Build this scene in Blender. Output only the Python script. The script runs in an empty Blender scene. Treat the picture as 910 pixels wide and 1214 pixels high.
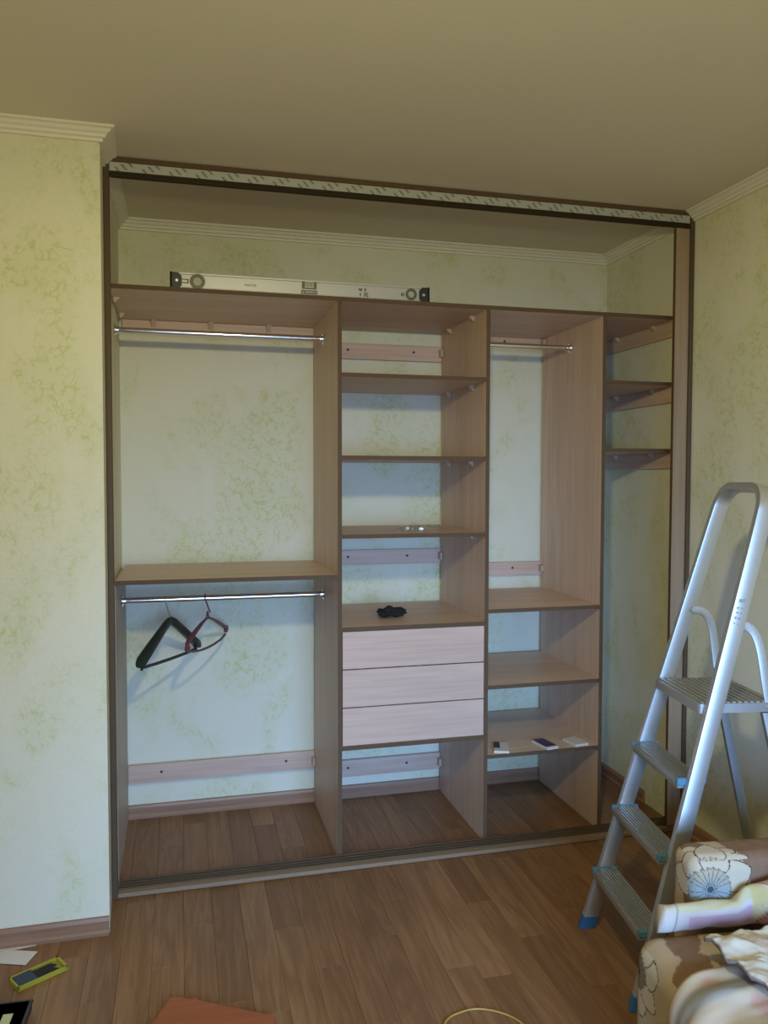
import bpy, bmesh, math, random
from mathutils import Vector, Matrix, Euler, noise
random.seed(7)
SC = bpy.context.scene
COL = SC.collection
R = math.radians
PI = math.pi

# ------------------------------------------------------------------ camera
cam = bpy.data.cameras.new('camera')
cam.sensor_fit = 'HORIZONTAL'
cam.sensor_width = 36.0
cam.lens = 948.1 / 910.0 * 36.0
cam.clip_start = 0.05
co = bpy.data.objects.new('camera', cam)
COL.objects.link(co)
co.location = (0.2358, -2.9318, 1.4963)
co.rotation_euler = (Matrix.Rotation(R(-14.263), 4, 'Z') @ Matrix.Rotation(R(90 - 2.382), 4, 'X') @ Matrix.Rotation(R(0.082), 4, 'Z')).to_euler()
SC.camera = co

# ------------------------------------------------------------------ light and exposure
w = bpy.data.worlds.new('world')
SC.world = w
w.use_nodes = True
w.node_tree.nodes['Background'].inputs[0].default_value = (0.35, 0.6, 1.0, 1)
w.node_tree.nodes['Background'].inputs[1].default_value = 0.05

def area(name, loc, rot, sx, sy, power, color, shape='RECTANGLE', spread=180):
    l = bpy.data.lights.new(name, 'AREA')
    l.shape = shape
    l.size = sx
    if shape in ('RECTANGLE', 'ELLIPSE'):
        l.size_y = sy
    l.energy = power
    l.color = color
    l.spread = R(spread)
    o = bpy.data.objects.new(name, l)
    COL.objects.link(o)
    o.location = loc
    o.rotation_euler = rot
    return o
# the ceiling pendant (its shade opens downwards) and the daylight of the window behind the camera
pl = bpy.data.lights.new('pendant_lamp', 'POINT')
pl.energy = 1.0
pl.shadow_soft_size = 0.05
pl.color = (1.0, 0.935, 0.52)
# photometric profile of a pendant with glass bowls under an opaque cap: candela over the angle from straight down
prof = [(0, .72), (15, .75), (30, .82), (45, .9), (60, .97), (75, 1.0), (85, 1.0), (92, .92), (98, .70), (105, .45), (115, .28), (130, .18), (150, .13), (180, .10)]
ies = bpy.data.texts.new('pendant_profile.ies')
ies.write('IESNA:LM-63-1995\nTILT=NONE\n1 1000 1 %d 1 1 2 0 0 0\n1 1 0\n%s\n0\n%s\n' % (
    len(prof), ' '.join(str(a) for a, c in prof), ' '.join(str(round(1000 * c)) for a, c in prof)))
pl.use_nodes = True
_t = pl.node_tree
_e = next(n for n in _t.nodes if n.type == 'EMISSION')
_i = _t.nodes.new('ShaderNodeTexIES')
_i.mode = 'INTERNAL'
_i.ies = ies
_i.inputs['Strength'].default_value = 0.80
_t.links.new(_i.outputs[0], _e.inputs['Strength'])
plo = bpy.data.objects.new('pendant_lamp', pl)
COL.objects.link(plo)
plo.location = (0.55, -2.1, 2.15)
area('window_daylight', (0.9, -4.28, 1.15), (R(90 - 20), 0, R(-8)), 1.7, 1.1, 44.0, (0.29, 0.535, 0.96), spread=72)

SC.view_settings.view_transform = 'Standard'
SC.view_settings.look = 'None'
SC.view_settings.gamma = 1.0
SC.view_settings.use_curve_mapping = False
SC.view_settings.exposure = 0.0
try:
    SC.cycles.use_denoising = True
    SC.cycles.max_bounces = 8
    SC.cycles.diffuse_bounces = 5
except Exception:
    pass

# ------------------------------------------------------------------ measures (metres; wardrobe front plane is y = 0)
H = 2.60            # ceiling
W = 2.303           # niche width
D = 0.701           # niche back wall
YC = 0.1014         # front of the carcass
YB = 0.672          # back of the partitions
T = 0.016           # board thickness
X1, X2, X3 = 0.8232, 1.4303, 1.9485
YL = -0.2106        # face of the wall block on the left
ROOM_Y = -4.4
ROOM_X = -1.6

# ------------------------------------------------------------------ node helpers
class NT:
    def __init__(s, name):
        s.m = bpy.data.materials.new(name)
        s.m.use_nodes = True
        s.t = s.m.node_tree
        s.b = s.t.nodes['Principled BSDF']
    def n(s, kind, **kw):
        x = s.t.nodes.new(kind)
        for k, v in kw.items():
            setattr(x, k, v)
        return x
    def l(s, a, b):
        s.t.links.new(a, b)
    def math(s, op, a, b=None, c=None, clamp=False):
        x = s.n('ShaderNodeMath', operation=op)
        x.use_clamp = clamp
        for i, v in enumerate((a, b, c)):
            if v is None:
                continue
            if isinstance(v, (int, float)):
                x.inputs[i].default_value = v
            else:
                s.l(v, x.inputs[i])
        return x.outputs[0]
    def mix(s, f, a, b):
        x = s.n('ShaderNodeMix', data_type='RGBA')
        for i, v in ((0, f), (6, a), (7, b)):
            if isinstance(v, (int, float)):
                x.inputs[i].default_value = v
            elif isinstance(v, tuple):
                x.inputs[i].default_value = (*v, 1)
            else:
                s.l(v, x.inputs[i])
        return x.outputs[2]
    def noise(s, vec, scale, detail=3, rough=0.55, dist=0.0):
        x = s.n('ShaderNodeTexNoise')
        x.inputs['Scale'].default_value = scale
        x.inputs['Detail'].default_value = detail
        x.inputs['Roughness'].default_value = rough
        x.inputs['Distortion'].default_value = dist
        s.l(vec, x.inputs['Vector'])
        return x.outputs[0]
    def ramp(s, f, lo, hi):
        x = s.n('ShaderNodeMapRange', interpolation_type='SMOOTHSTEP')
        x.inputs[1].default_value = lo
        x.inputs[2].default_value = hi
        s.l(f, x.inputs[0])
        return x.outputs[0]
    def map(s, vec, scale, loc=(0, 0, 0), rot=(0, 0, 0)):
        x = s.n('ShaderNodeMapping')
        x.inputs['Scale'].default_value = scale
        x.inputs['Location'].default_value = loc
        x.inputs['Rotation'].default_value = rot
        s.l(vec, x.inputs['Vector'])
        return x.outputs[0]
    def obj(s):
        return s.n('ShaderNodeTexCoord').outputs['Object']
    def bump(s, f, strength, dist=0.001):
        x = s.n('ShaderNodeBump')
        x.inputs['Strength'].default_value = strength
        x.inputs['Distance'].default_value = dist
        s.l(f, x.inputs['Height'])
        s.l(x.outputs[0], s.b.inputs['Normal'])
    def col(s, c):
        if isinstance(c, tuple):
            s.b.inputs['Base Color'].default_value = (*c, 1)
        else:
            s.l(c, s.b.inputs['Base Color'])
    def rough(s, r):
        if isinstance(r, (int, float)):
            s.b.inputs['Roughness'].default_value = r
        else:
            s.l(r, s.b.inputs['Roughness'])

def plain(name, c, rough=0.5, metal=0.0, vary=0.08, scale=30, spec=0.5):
    k = NT(name)
    f = k.noise(k.obj(), scale, 3)
    d = tuple(max(0, v * (1 - vary)) for v in c)
    u = tuple(min(1, v * (1 + vary)) for v in c)
    k.col(k.mix(f, d, u))
    k.rough(rough)
    k.b.inputs['Metallic'].default_value = metal
    k.b.inputs['Specular IOR Level'].default_value = spec
    return k.m

def wood(name, dark, light, axis, rough=0.45, fine=1.0):
    """laminated board; grain runs along axis (0 x, 1 y, 2 z)"""
    k = NT(name)
    o = k.obj()
    sc = [55.0 * fine] * 3
    sc[axis] = 1.6
    sc2 = [9.0 * fine] * 3
    sc2[axis] = 0.9
    a = k.noise(k.map(o, tuple(sc)), 1.0, 4, 0.6, 0.3)
    b = k.noise(k.map(o, tuple(sc2), (3, 1, 2)), 1.0, 3, 0.5, 1.2)
    f = k.math('ADD', k.math('MULTIPLY', a, 0.55), k.math('MULTIPLY', b, 0.45))
    f = k.ramp(f, 0.3, 0.7)
    k.col(k.mix(f, dark, light))
    k.rough(rough)
    k.bump(a, 0.08)
    return k.m

def wallpaper(name):
    k = NT(name)
    o = k.n('ShaderNodeNewGeometry').outputs['Position']
    big = k.noise(k.map(o, (1, 1, 0.75)), 3.6, 3, 0.55, 0.6)
    patch = k.ramp(big, 0.45, 0.62)
    warp = k.n('ShaderNodeTexNoise')
    warp.inputs['Scale'].default_value = 9
    warp.inputs['Detail'].default_value = 3
    k.l(o, warp.inputs['Vector'])
    ad = k.n('ShaderNodeVectorMath', operation='MULTIPLY_ADD')
    k.l(warp.outputs['Color'], ad.inputs[0])
    ad.inputs[1].default_value = (0.12, 0.12, 0.12)
    k.l(o, ad.inputs[2])
    vo = k.n('ShaderNodeTexVoronoi', feature='DISTANCE_TO_EDGE')
    vo.inputs['Scale'].default_value = 38
    k.l(ad.outputs[0], vo.inputs['Vector'])
    vein = k.math('SUBTRACT', 1.0, k.ramp(vo.outputs['Distance'], 0.0, 0.20))
    br = k.ramp(k.noise(o, 34, 3, 0.6), 0.42, 0.62)
    vein = k.math('MULTIPLY', vein, br)
    amt = k.math('MULTIPLY', patch, vein)
    amt = k.math('MULTIPLY', amt, 0.50)
    blot = k.ramp(k.noise(k.map(o, (1, 1, .8), (5, 2, 7)), 5.0, 4, 0.6, .5), 0.48, 0.76)
    amt2 = k.math('ADD', amt, k.math('MULTIPLY', k.math('ADD', k.math('MULTIPLY', patch, 0.5), k.math('MULTIPLY', blot, 0.5)), 0.30), clamp=True)
    fine = k.noise(o, 160, 2)
    base = k.mix(fine, (0.69, 0.675, 0.56), (0.79, 0.77, 0.655))
    k.col(k.mix(amt2, base, (0.50, 0.54, 0.19)))
    k.rough(0.75)
    k.b.inputs['Specular IOR Level'].default_value = 0.25
    k.bump(k.math('ADD', fine, amt), 0.25, 0.0015)
    return k.m

def laminate(name):
    k = NT(name)
    o = k.obj()
    oi = k.n('ShaderNodeObjectInfo')
    off = k.n('ShaderNodeVectorMath', operation='MULTIPLY_ADD')
    cb = k.n('ShaderNodeCombineXYZ')
    for i in range(3):
        k.l(oi.outputs['Random'], cb.inputs[i])
    k.l(cb.outputs[0], off.inputs[0])
    off.inputs[1].default_value = (37, 91, 13)
    k.l(o, off.inputs[2])
    v = off.outputs[0]
    ring = k.noise(k.map(v, (11, 0.9, 1)), 1.0, 3, 0.5, 1.6)
    ringw = k.math('FRACT', k.math('MULTIPLY', ring, 5.0))
    ringw = k.math('ABSOLUTE', k.math('SUBTRACT', ringw, 0.5))
    fine = k.noise(k.map(v, (110, 3.5, 1)), 1.0, 4, 0.65, 0.2)
    tone = k.noise(k.map(v, (4.0, 0.5, 1), (7, 3, 0)), 1.0, 2)
    f = k.math('ADD', k.math('MULTIPLY', ringw, 0.55), k.math('MULTIPLY', fine, 0.50))
    f = k.math('ADD', f, k.math('MULTIPLY', k.math('SUBTRACT', tone, 0.5), 0.9))
    f = k.math('ADD', f, k.math('MULTIPLY', k.math('SUBTRACT', oi.outputs['Random'], 0.5), 0.30))
    f = k.ramp(f, 0.05, 0.95)
    k.col(k.mix(f, (0.185, 0.086, 0.036), (0.350, 0.183, 0.083)))
    k.rough(0.42)
    k.b.inputs['Specular IOR Level'].default_value = 0.35
    k.bump(fine, 0.06)
    return k.m

def vcol(name, rough=0.85, weave=900):
    k = NT(name)
    a = k.n('ShaderNodeVertexColor', layer_name='Col')
    f = k.noise(k.obj(), weave, 1)
    hs = k.n('ShaderNodeMix', data_type='RGBA', blend_type='MULTIPLY')
    hs.inputs[0].default_value = 0.25
    k.l(a.outputs[0], hs.inputs[6])
    k.l(f, hs.inputs[7])
    k.col(hs.outputs[2])
    k.rough(rough)
    k.b.inputs['Specular IOR Level'].default_value = 0.15
    k.bump(f, 0.3, 0.001)
    return k.m

def film_mat(name):
    """white protective tape printed with slanted grey lettering"""
    k = NT(name)
    o = k.obj()
    sx = k.n('ShaderNodeSeparateXYZ')
    k.l(o, sx.inputs[0])
    x, z = sx.outputs[0], sx.outputs[2]
    c = k.math('ADD', x, k.math('MULTIPLY', z, 0.9))
    q = k.math('DIVIDE', c, 0.030)
    fr = k.math('ABSOLUTE', k.math('SUBTRACT', k.math('FRACT', k.math('ADD', q, 50.0)), 0.5))
    line = k.math('LESS_THAN', fr, 0.15)
    idx = k.math('MODULO', k.math('FLOOR', k.math('ADD', q, 50.0)), 3.0)
    zc = k.math('MULTIPLY', k.math('SUBTRACT', idx, 1.0), 0.011)
    dz = k.math('ABSOLUTE', k.math('SUBTRACT', z, zc))
    band = k.math('LESS_THAN', dz, 0.0095)
    letters = k.ramp(k.noise(k.map(o, (260, 1, 260)), 1.0, 1), 0.38, 0.52)
    m = k.math('MULTIPLY', k.math('MULTIPLY', line, band), k.math('ADD', k.math('MULTIPLY', letters, 0.5), 0.4))
    k.col(k.mix(m, (0.46, 0.47, 0.46), (0.11, 0.115, 0.115)))
    k.rough(0.4)
    return k.m

M = dict(
    paper=wallpaper('wallpaper'),
    ceil=plain('ceiling_paint', (0.74, 0.69, 0.60), 0.9, vary=0.04, scale=120, spec=0.1),
    cornice=plain('cornice_paint', (0.80, 0.77, 0.70), 0.6, vary=0.02),
    floor=laminate('laminate_oak'),
    sub=plain('floor_base', (0.07, 0.04, 0.022), 0.8),
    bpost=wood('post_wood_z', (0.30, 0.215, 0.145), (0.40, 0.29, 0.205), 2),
    bx=wood('carcass_wood_x', (0.545, 0.385, 0.295), (0.69, 0.51, 0.405), 0),
    by=wood('carcass_wood_y', (0.545, 0.385, 0.295), (0.69, 0.51, 0.405), 1),
    bz=wood('carcass_wood_z', (0.545, 0.385, 0.295), (0.69, 0.51, 0.405), 2),
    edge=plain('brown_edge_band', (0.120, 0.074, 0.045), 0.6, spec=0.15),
    lx=wood('pale_ash_x', (0.52, 0.350, 0.280), (0.68, 0.490, 0.405), 0, 0.5),
    ly=wood('pale_ash_y', (0.52, 0.350, 0.280), (0.68, 0.490, 0.405), 1, 0.5),
    lz=wood('pale_side_z', (0.42, 0.345, 0.28), (0.52, 0.44, 0.37), 2, 0.5),
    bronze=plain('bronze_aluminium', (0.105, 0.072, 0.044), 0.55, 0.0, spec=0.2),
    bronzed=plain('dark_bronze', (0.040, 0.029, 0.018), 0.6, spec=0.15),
    base=wood('baseboard_wood', (0.25, 0.135, 0.082), (0.36, 0.205, 0.135), 0, 0.4),
    basey=wood('baseboard_wood_y', (0.25, 0.135, 0.082), (0.36, 0.205, 0.135), 1, 0.4),
    basel=plain('track_pale_front', (0.27, 0.190, 0.125), 0.6, spec=0.2),
    film=film_mat('printed_film'),
    chrome=plain('chrome', (0.78, 0.78, 0.78), 0.13, 1.0, vary=0.02),
    alu=plain('brushed_aluminium', (0.60, 0.61, 0.63), 0.40, 0.85, vary=0.05, scale=60),
    alud=plain('grey_aluminium', (0.42, 0.42, 0.42), 0.45, 0.7, vary=0.06, scale=80),
    lev=plain('level_aluminium', (0.49, 0.475, 0.48), 0.4, 0.35, vary=0.03),
    black=plain('black_plastic', (0.018, 0.018, 0.017), 0.45),
    blackrag=plain('black_cloth', (0.012, 0.012, 0.014), 0.9, vary=0.3, scale=80),
    dkgreen=plain('dark_green_plastic', (0.020, 0.028, 0.022), 0.4),
    maroon=plain('maroon_plastic', (0.13, 0.045, 0.06), 0.4),
    vial=plain('vial_liquid', (0.42, 0.45, 0.30), 0.15),
    greyp=plain('grey_plastic', (0.11, 0.105, 0.095), 0.4),
    ink=plain('dark_ink', (0.05, 0.05, 0.055), 0.6),
    inkl=plain('grey_ink', (0.30, 0.32, 0.36), 0.6),
    blue=plain('blue_plastic', (0.035, 0.13, 0.36), 0.4),
    bluedim=plain('steel_blue_plastic', (0.08, 0.20, 0.32), 0.4),
    bracket=plain('beige_bracket', (0.50, 0.38, 0.27), 0.4),
    white=plain('white_card', (0.66, 0.62, 0.60), 0.6, vary=0.03),
    purple=plain('purple_print', (0.06, 0.04, 0.13), 0.4),
    yellow=plain('yellow_plastic', (0.36, 0.33, 0.03), 0.5),
    steel=plain('dark_steel', (0.045, 0.04, 0.04), 0.35, 0.6),
    cord=plain('yellow_cord', (0.42, 0.24, 0.05), 0.5),
    orange=wood('orange_hardboard', (0.30, 0.085, 0.030), (0.37, 0.115, 0.042), 0, 0.6),
    label=plain('cream_label', (0.55, 0.55, 0.32), 0.6),
    rubber=plain('dark_rubber', (0.03, 0.03, 0.03), 0.7),
    fabric=vcol('flower_upholstery'),
    cloth=vcol('cotton_cloth', 0.9, 1400),
)
def clearfilm():
    k = NT('clear_plastic_bag')
    k.col((0.9, 0.93, 0.93))
    k.rough(0.12)
    k.b.inputs['Transmission Weight'].default_value = 0.85
    k.b.inputs['IOR'].default_value = 1.1
    k.b.inputs['Alpha'].default_value = 0.35
    return k.m
M['bag'] = clearfilm()

# ------------------------------------------------------------------ mesh helpers
def box(bm, x0, x1, y0, y1, z0, z1, bev=0.0, seg=2):
    r = bmesh.ops.create_cube(bm, size=1.0)
    vs = r['verts']
    for v in vs:
        v.co = Vector(((x0 + x1) / 2 + v.co.x * (x1 - x0), (y0 + y1) / 2 + v.co.y * (y1 - y0), (z0 + z1) / 2 + v.co.z * (z1 - z0)))
    if bev > 0:
        es = list({e for v in vs for e in v.link_edges})
        bmesh.ops.bevel(bm, geom=es, offset=bev, segments=seg, profile=0.5, affect='EDGES', clamp_overlap=True)
    return vs

def prism(bm, poly, axis, a0, a1):
    """extrude a 2D polygon along an axis (0 x: poly=(y,z); 1 y: poly=(x,z); 2 z: poly=(x,y))"""
    def P(p, a):
        return Vector((a, p[0], p[1])) if axis == 0 else Vector((p[0], a, p[1])) if axis == 1 else Vector((p[0], p[1], a))
    A = [bm.verts.new(P(p, a0)) for p in poly]
    B = [bm.verts.new(P(p, a1)) for p in poly]
    n = len(poly)
    fs = [bm.faces.new(A), bm.faces.new(B[::-1])]
    for i in range(n):
        fs.append(bm.faces.new((A[i], B[i], B[(i + 1) % n], A[(i + 1) % n])))
    bmesh.ops.recalc_face_normals(bm, faces=fs)

def sweep(bm, path, section, closed_ends=True, up=None):
    """sweep a closed 2D section (a, b) along a 3D path; up is the fixed direction of b"""
    rings = []
    n = len(path)
    path = [Vector(p) for p in path]
    prev_side = None
    for i, p in enumerate(path):
        t = (path[min(i + 1, n - 1)] - path[max(i - 1, 0)]).normalized()
        if up is not None:
            b = Vector(up)
            a = t.cross(b).normalized()
        else:
            if prev_side is None:
                ref = Vector((0, 0, 1)) if abs(t.z) < 0.9 else Vector((1, 0, 0))
                a = t.cross(ref).normalized()
            else:
                a = (prev_side - t * prev_side.dot(t)).normalized()
            prev_side = a
            b = a.cross(t).normalized()
        k = 1.0
        if 0 < i < n - 1:
            t0 = (p - path[i - 1]).normalized(); t1 = (path[i + 1] - p).normalized()
            k = min(1.6, 1.0 / max(0.5, math.cos(t0.angle(t1, 0) / 2)))
        rings.append([bm.verts.new(p + a * (s[0] * k) + b * s[1]) for s in section])
    m = len(section)
    fs = []
    for r0, r1 in zip(rings, rings[1:]):
        for j in range(m):
            fs.append(bm.faces.new((r0[j], r0[(j + 1) % m], r1[(j + 1) % m], r1[j])))
    if closed_ends:
        fs.append(bm.faces.new(rings[0][::-1]))
        fs.append(bm.faces.new(rings[-1]))
    bmesh.ops.recalc_face_normals(bm, faces=fs)
    return fs

def circle(r, n=10):
    return [(r * math.cos(2 * PI * i / n), r * math.sin(2 * PI * i / n)) for i in range(n)]
def rect(a, b):
    return [(-a / 2, -b / 2), (a / 2, -b / 2), (a / 2, b / 2), (-a / 2, b / 2)]
def rrect(a, b, r, n=3):
    out = []
    for cx, cy, s in ((a / 2 - r, b / 2 - r, 0), (-a / 2 + r, b / 2 - r, 90), (-a / 2 + r, -b / 2 + r, 180), (a / 2 - r, -b / 2 + r, 270)):
        for i in range(n + 1):
            t = R(s + 90 * i / n)
            out.append((cx + r * math.cos(t), cy + r * math.sin(t)))
    return out

def tube(bm, path, r, n=10):
    return sweep(bm, path, circle(r, n))

def disc(bm, center, axis, r0, r1, n=20):
    """short cylinder: axis vector gives direction and length, r0/r1 the radii"""
    c = Vector(center); ax = Vector(axis)
    t = ax.normalized()
    ref = Vector((0, 0, 1)) if abs(t.z) < 0.9 else Vector((1, 0, 0))
    a = t.cross(ref).normalized(); b = a.cross(t)
    A = [bm.verts.new(c + (a * math.cos(2 * PI * i / n) + b * math.sin(2 * PI * i / n)) * r0) for i in range(n)]
    B = [bm.verts.new(c + ax + (a * math.cos(2 * PI * i / n) + b * math.sin(2 * PI * i / n)) * r1) for i in range(n)]
    fs = [bm.faces.new(A[::-1]), bm.faces.new(B)]
    for i in range(n):
        fs.append(bm.faces.new((A[i], A[(i + 1) % n], B[(i + 1) % n], B[i])))
    bmesh.ops.recalc_face_normals(bm, faces=fs)

def ring(bm, c, axis, ro, ri, h, n=24):
    """flat annulus with thickness h along axis from c"""
    c = Vector(c); t = Vector(axis).normalized()
    ref = Vector((0, 0, 1)) if abs(t.z) < 0.9 else Vector((1, 0, 0))
    a = t.cross(ref).normalized(); b = a.cross(t)
    rows = []
    for (r, d) in ((ro, 0), (ro, h), (ri, h), (ri, 0)):
        rows.append([bm.verts.new(c + t * d + (a * math.cos(2 * PI * i / n) + b * math.sin(2 * PI * i / n)) * r) for i in range(n)])
    fs = []
    for k in range(4):
        r0, r1 = rows[k], rows[(k + 1) % 4]
        for i in range(n):
            fs.append(bm.faces.new((r0[i], r0[(i + 1) % n], r1[(i + 1) % n], r1[i])))
    bmesh.ops.recalc_face_normals(bm, faces=fs)

def wloc(o):
    v = Vector((0, 0, 0))
    while o is not None:
        v += Vector(o.location)
        o = o.parent
    return v

def obj(name, bm, mat, parent=None, smooth=False, world=True, label=None):
    """link a bmesh as one object; coordinates are world ones unless world=False (then the parent's own frame)"""
    if parent is not None and world:
        bmesh.ops.translate(bm, verts=bm.verts, vec=-wloc(parent))
    me = bpy.data.meshes.new(name)
    bm.to_mesh(me)
    bm.free()
    me.materials.append(mat)
    if smooth:
        for p in me.polygons:
            p.use_smooth = True
        try:
            me.set_sharp_from_angle(angle=R(38))
        except Exception:
            pass
    o = bpy.data.objects.new(name, me)
    COL.objects.link(o)
    if parent is not None:
        o.parent = parent
    if label:
        o['label'] = label
    return o

def B(name, x0, x1, y0, y1, z0, z1, mat, parent=None, bev=0.0, label=None):
    bm = bmesh.new()
    box(bm, x0, x1, y0, y1, z0, z1, bev)
    return obj(name, bm, mat, parent, label=label)

def thing(name, label, cat, loc=(0, 0, 0), rotz=0.0, group=None):
    o = bpy.data.objects.new(name, None)
    o.empty_display_size = 0.1
    COL.objects.link(o)
    o.location = loc
    o.rotation_euler = (0, 0, rotz)
    o['label'] = label
    o['category'] = cat
    if group:
        o['group'] = group
    return o

def tag(o, label, cat, group=None):
    o['label'] = label
    o['category'] = cat
    if group:
        o['group'] = group
    return o

def struct(o, label=None):
    o['kind'] = 'structure'
    if label:
        o['label'] = label
    return o

# ------------------------------------------------------------------ room shell
bm = bmesh.new()
prism(bm, [(ROOM_X - 0.1, YL), (-0.003, YL), (-0.013, 0.0), (-0.013, D + 0.1), (ROOM_X - 0.1, D + 0.1)], 2, -0.05, H + 0.05)
struct(obj('wall_left', bm, M['paper']), 'cream wallpapered wall with yellow-green flecks left of the wardrobe niche')
struct(B('wall_back', -0.03, W + 0.1, D, D + 0.1, -0.05, H + 0.05, M['paper']), 'cream and green wallpapered wall behind the open wardrobe shelves')
struct(B('wall_right', W, W + 0.1, ROOM_Y, D + 0.1, -0.05, H + 0.05, M['paper']), 'cream and green wallpapered wall beside the stepladder')
struct(B('wall_side', ROOM_X - 0.1, ROOM_X, ROOM_Y, YL, -0.05, H + 0.05, M['paper']), 'wallpapered side wall of the room outside the view')
# wall behind the camera, with the window opening that lets the daylight in
bm = bmesh.new()
wx0, wx1, wz0, wz1 = 0.0, 1.8, 0.55, 1.80
for b_ in ((ROOM_X, wx0, -0.05, H + 0.05), (wx1, W, -0.05, H + 0.05), (wx0, wx1, -0.05, wz0), (wx0, wx1, wz1, H + 0.05)):
    box(bm, b_[0], b_[1], ROOM_Y - 0.1, ROOM_Y, b_[2], b_[3])
struct(obj('wall_rear', bm, M['paper']), 'wallpapered wall with the window opening behind the viewer')
struct(B('ceiling', ROOM_X - 0.1, W + 0.1, ROOM_Y - 0.1, D + 0.1, H, H + 0.1, M['ceil']), 'plain off-white ceiling over the room and niche')

# floor: every laminate plank its own piece
fl = struct(B('floor', ROOM_X, W, ROOM_Y, D, -0.06, -0.009, M['sub']), 'brown oak laminate floor')
def plank_mesh(wd, ln):
    b = bmesh.new()
    box(b, -wd / 2, wd / 2, -ln / 2, ln / 2, -0.0085, 0.0, 0.0006, 1)
    me = bpy.data.meshes.new('plank')
    b.to_mesh(me); b.free()
    me.materials.append(M['floor'])
    return me
PM = {}
def lay(x0, x1, ya, yb, width, length, firsts):
    """rows of planks running along y, from yb down to ya, with staggered joints"""
    x, row = x0, 0
    while x < x1 - 0.01:
        wd = min(width, x1 - x)
        y1 = yb
        ln = firsts[row % len(firsts)]
        while y1 > ya + 0.004:
            l_ = min(ln, y1 - ya)
            if 0 < y1 - l_ - ya < 0.05:
                l_ = y1 - ya
            key = (round(wd, 3), round(l_, 3))
            if key not in PM:
                PM[key] = plank_mesh(wd - 0.0005, l_ - 0.0006)
            o = bpy.data.objects.new('plank', PM[key])
            COL.objects.link(o)
            o.parent = fl
            o.location = (x + wd / 2, y1 - l_ / 2, 0)
            y1 -= l_
            ln = length
        x += wd
        row += 1
lay(ROOM_X, W, -1.40, D - 0.001, 0.0965, 0.82, [0.62, 0.21, 0.45, 0.74, 0.33, 0.12, 0.55])
lay(ROOM_X, W, ROOM_Y, -1.40, 0.193, 1.285, [1.285, 0.52, 0.93])

# mouldings: profile (out from wall, down from ceiling / up from floor) along a polyline with the room on its left
def moulding(name, pts, prof, mat, z, label=None, smooth=False):
    b = bmesh.new()
    P = [Vector(p) for p in pts]
    n = len(P)
    rows = []
    for i, p in enumerate(P):
        def nrm(a, c):
            d = (c - a).normalized()
            return Vector((-d.y, d.x))
        if i == 0: m = nrm(P[0], P[1])
        elif i == n - 1: m = nrm(P[-2], P[-1])
        else:
            a, c = nrm(P[i - 1], P[i]), nrm(P[i], P[i + 1])
            m = (a + c) / (1 + a.dot(c))
        rows.append([b.verts.new((p.x + m.x * q[0], p.y + m.y * q[0], z + q[1])) for q in prof])
    k = len(prof)
    fs = []
    for r0, r1 in zip(rows, rows[1:]):
        for j in range(k):
            fs.append(b.faces.new((r0[j], r1[j], r1[(j + 1) % k], r0[(j + 1) % k])))
    fs.append(b.faces.new(rows[0])); fs.append(b.faces.new(rows[-1][::-1]))
    bmesh.ops.recalc_face_normals(b, faces=fs)
    return struct(obj(name, b, mat), label)
cor = [(0.0, 0.0), (0.046, 0.0), (0.046, -0.007), (0.036, -0.010), (0.030, -0.018), (0.022, -0.022), (0.019, -0.030), (0.010, -0.033), (0.010, -0.042), (0.0, -0.042)]
moulding('trim_1', [(W, ROOM_Y), (W, -0.006)], cor, M['cornice'], H, 'white ceiling cornice along the right wall')
moulding('trim_2', [(W, 0.105), (W, D), (-0.013, D), (-0.013, 0.105)], cor, M['cornice'], H, 'white ceiling cornice inside the wardrobe niche')
moulding('trim_3', [(-0.013, -0.008), (-0.003, YL), (ROOM_X, YL)], cor, M['cornice'], H, 'white ceiling cornice on the left wall')
bas = [(0.0, 0.0), (0.019, 0.0), (0.019, 0.010), (0.0135, 0.018), (0.0135, 0.046), (0.009, 0.056), (0.0, 0.058)]
moulding('baseboard_back', [(W - 0.02, D), (-0.012, D)], bas, M['base'], 0, 'pinkish brown baseboard along the niche back wall')
moulding('baseboard_left', [(-0.004, YL), (ROOM_X, YL)], bas, M['base'], 0, 'pinkish brown baseboard under the left wall')
moulding('baseboard_niche', [(W, 0.30), (W, D - 0.02)], bas, M['basey'], 0, 'cut brown baseboard on the right niche wall')
moulding('baseboard_right', [(W, ROOM_Y), (W, -0.012)], bas, M['basey'], 0, 'brown baseboard under the right wall')

# ------------------------------------------------------------------ sliding door frame
fr = thing('sliding_door_frame', 'dark bronze sliding door frame around the open wardrobe, tracks without doors', 'door frame', (W / 2, 0.0, 0))
B('fascia_board', 0.006, W - 0.012, -0.004, 0.095, 2.5815, 2.5985, M['edge'], fr, 0.001)
bm = bmesh.new()          # top track: a channel open below
xa, xb = 0.008, W - 0.021
for y0, y1, z0, z1 in ((0.0, 0.09, 2.576, 2.581), (0.0, 0.003, 2.530, 2.576), (0.044, 0.047, 2.558, 2.576), (0.087, 0.090, 2.558, 2.576), (0.003, 0.007, 2.5305, 2.533)):
    box(bm, xa, xb, y0, y1, z0, z1)
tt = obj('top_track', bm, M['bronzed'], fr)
# printed tape stuck on the front of the track
bm = bmesh.new()
box(bm, xa + 0.001, xb - 0.001, -0.0008, 0.0, -0.0150, 0.0150)
pf = obj('protective_film', bm, M['film'], tt, world=False, label='white protective tape with slanted grey lettering')
pf.location = (0, 0, 2.5655)
for v in pf.data.vertices:
    v.co.x -= W / 2
bm = bmesh.new()
for z in (2.5440, 2.5340):
    box(bm, xa, xb, -0.003, 0.0, z - 0.002, z + 0.002)
obj('track_lip', bm, M['bronzed'], tt)
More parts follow.
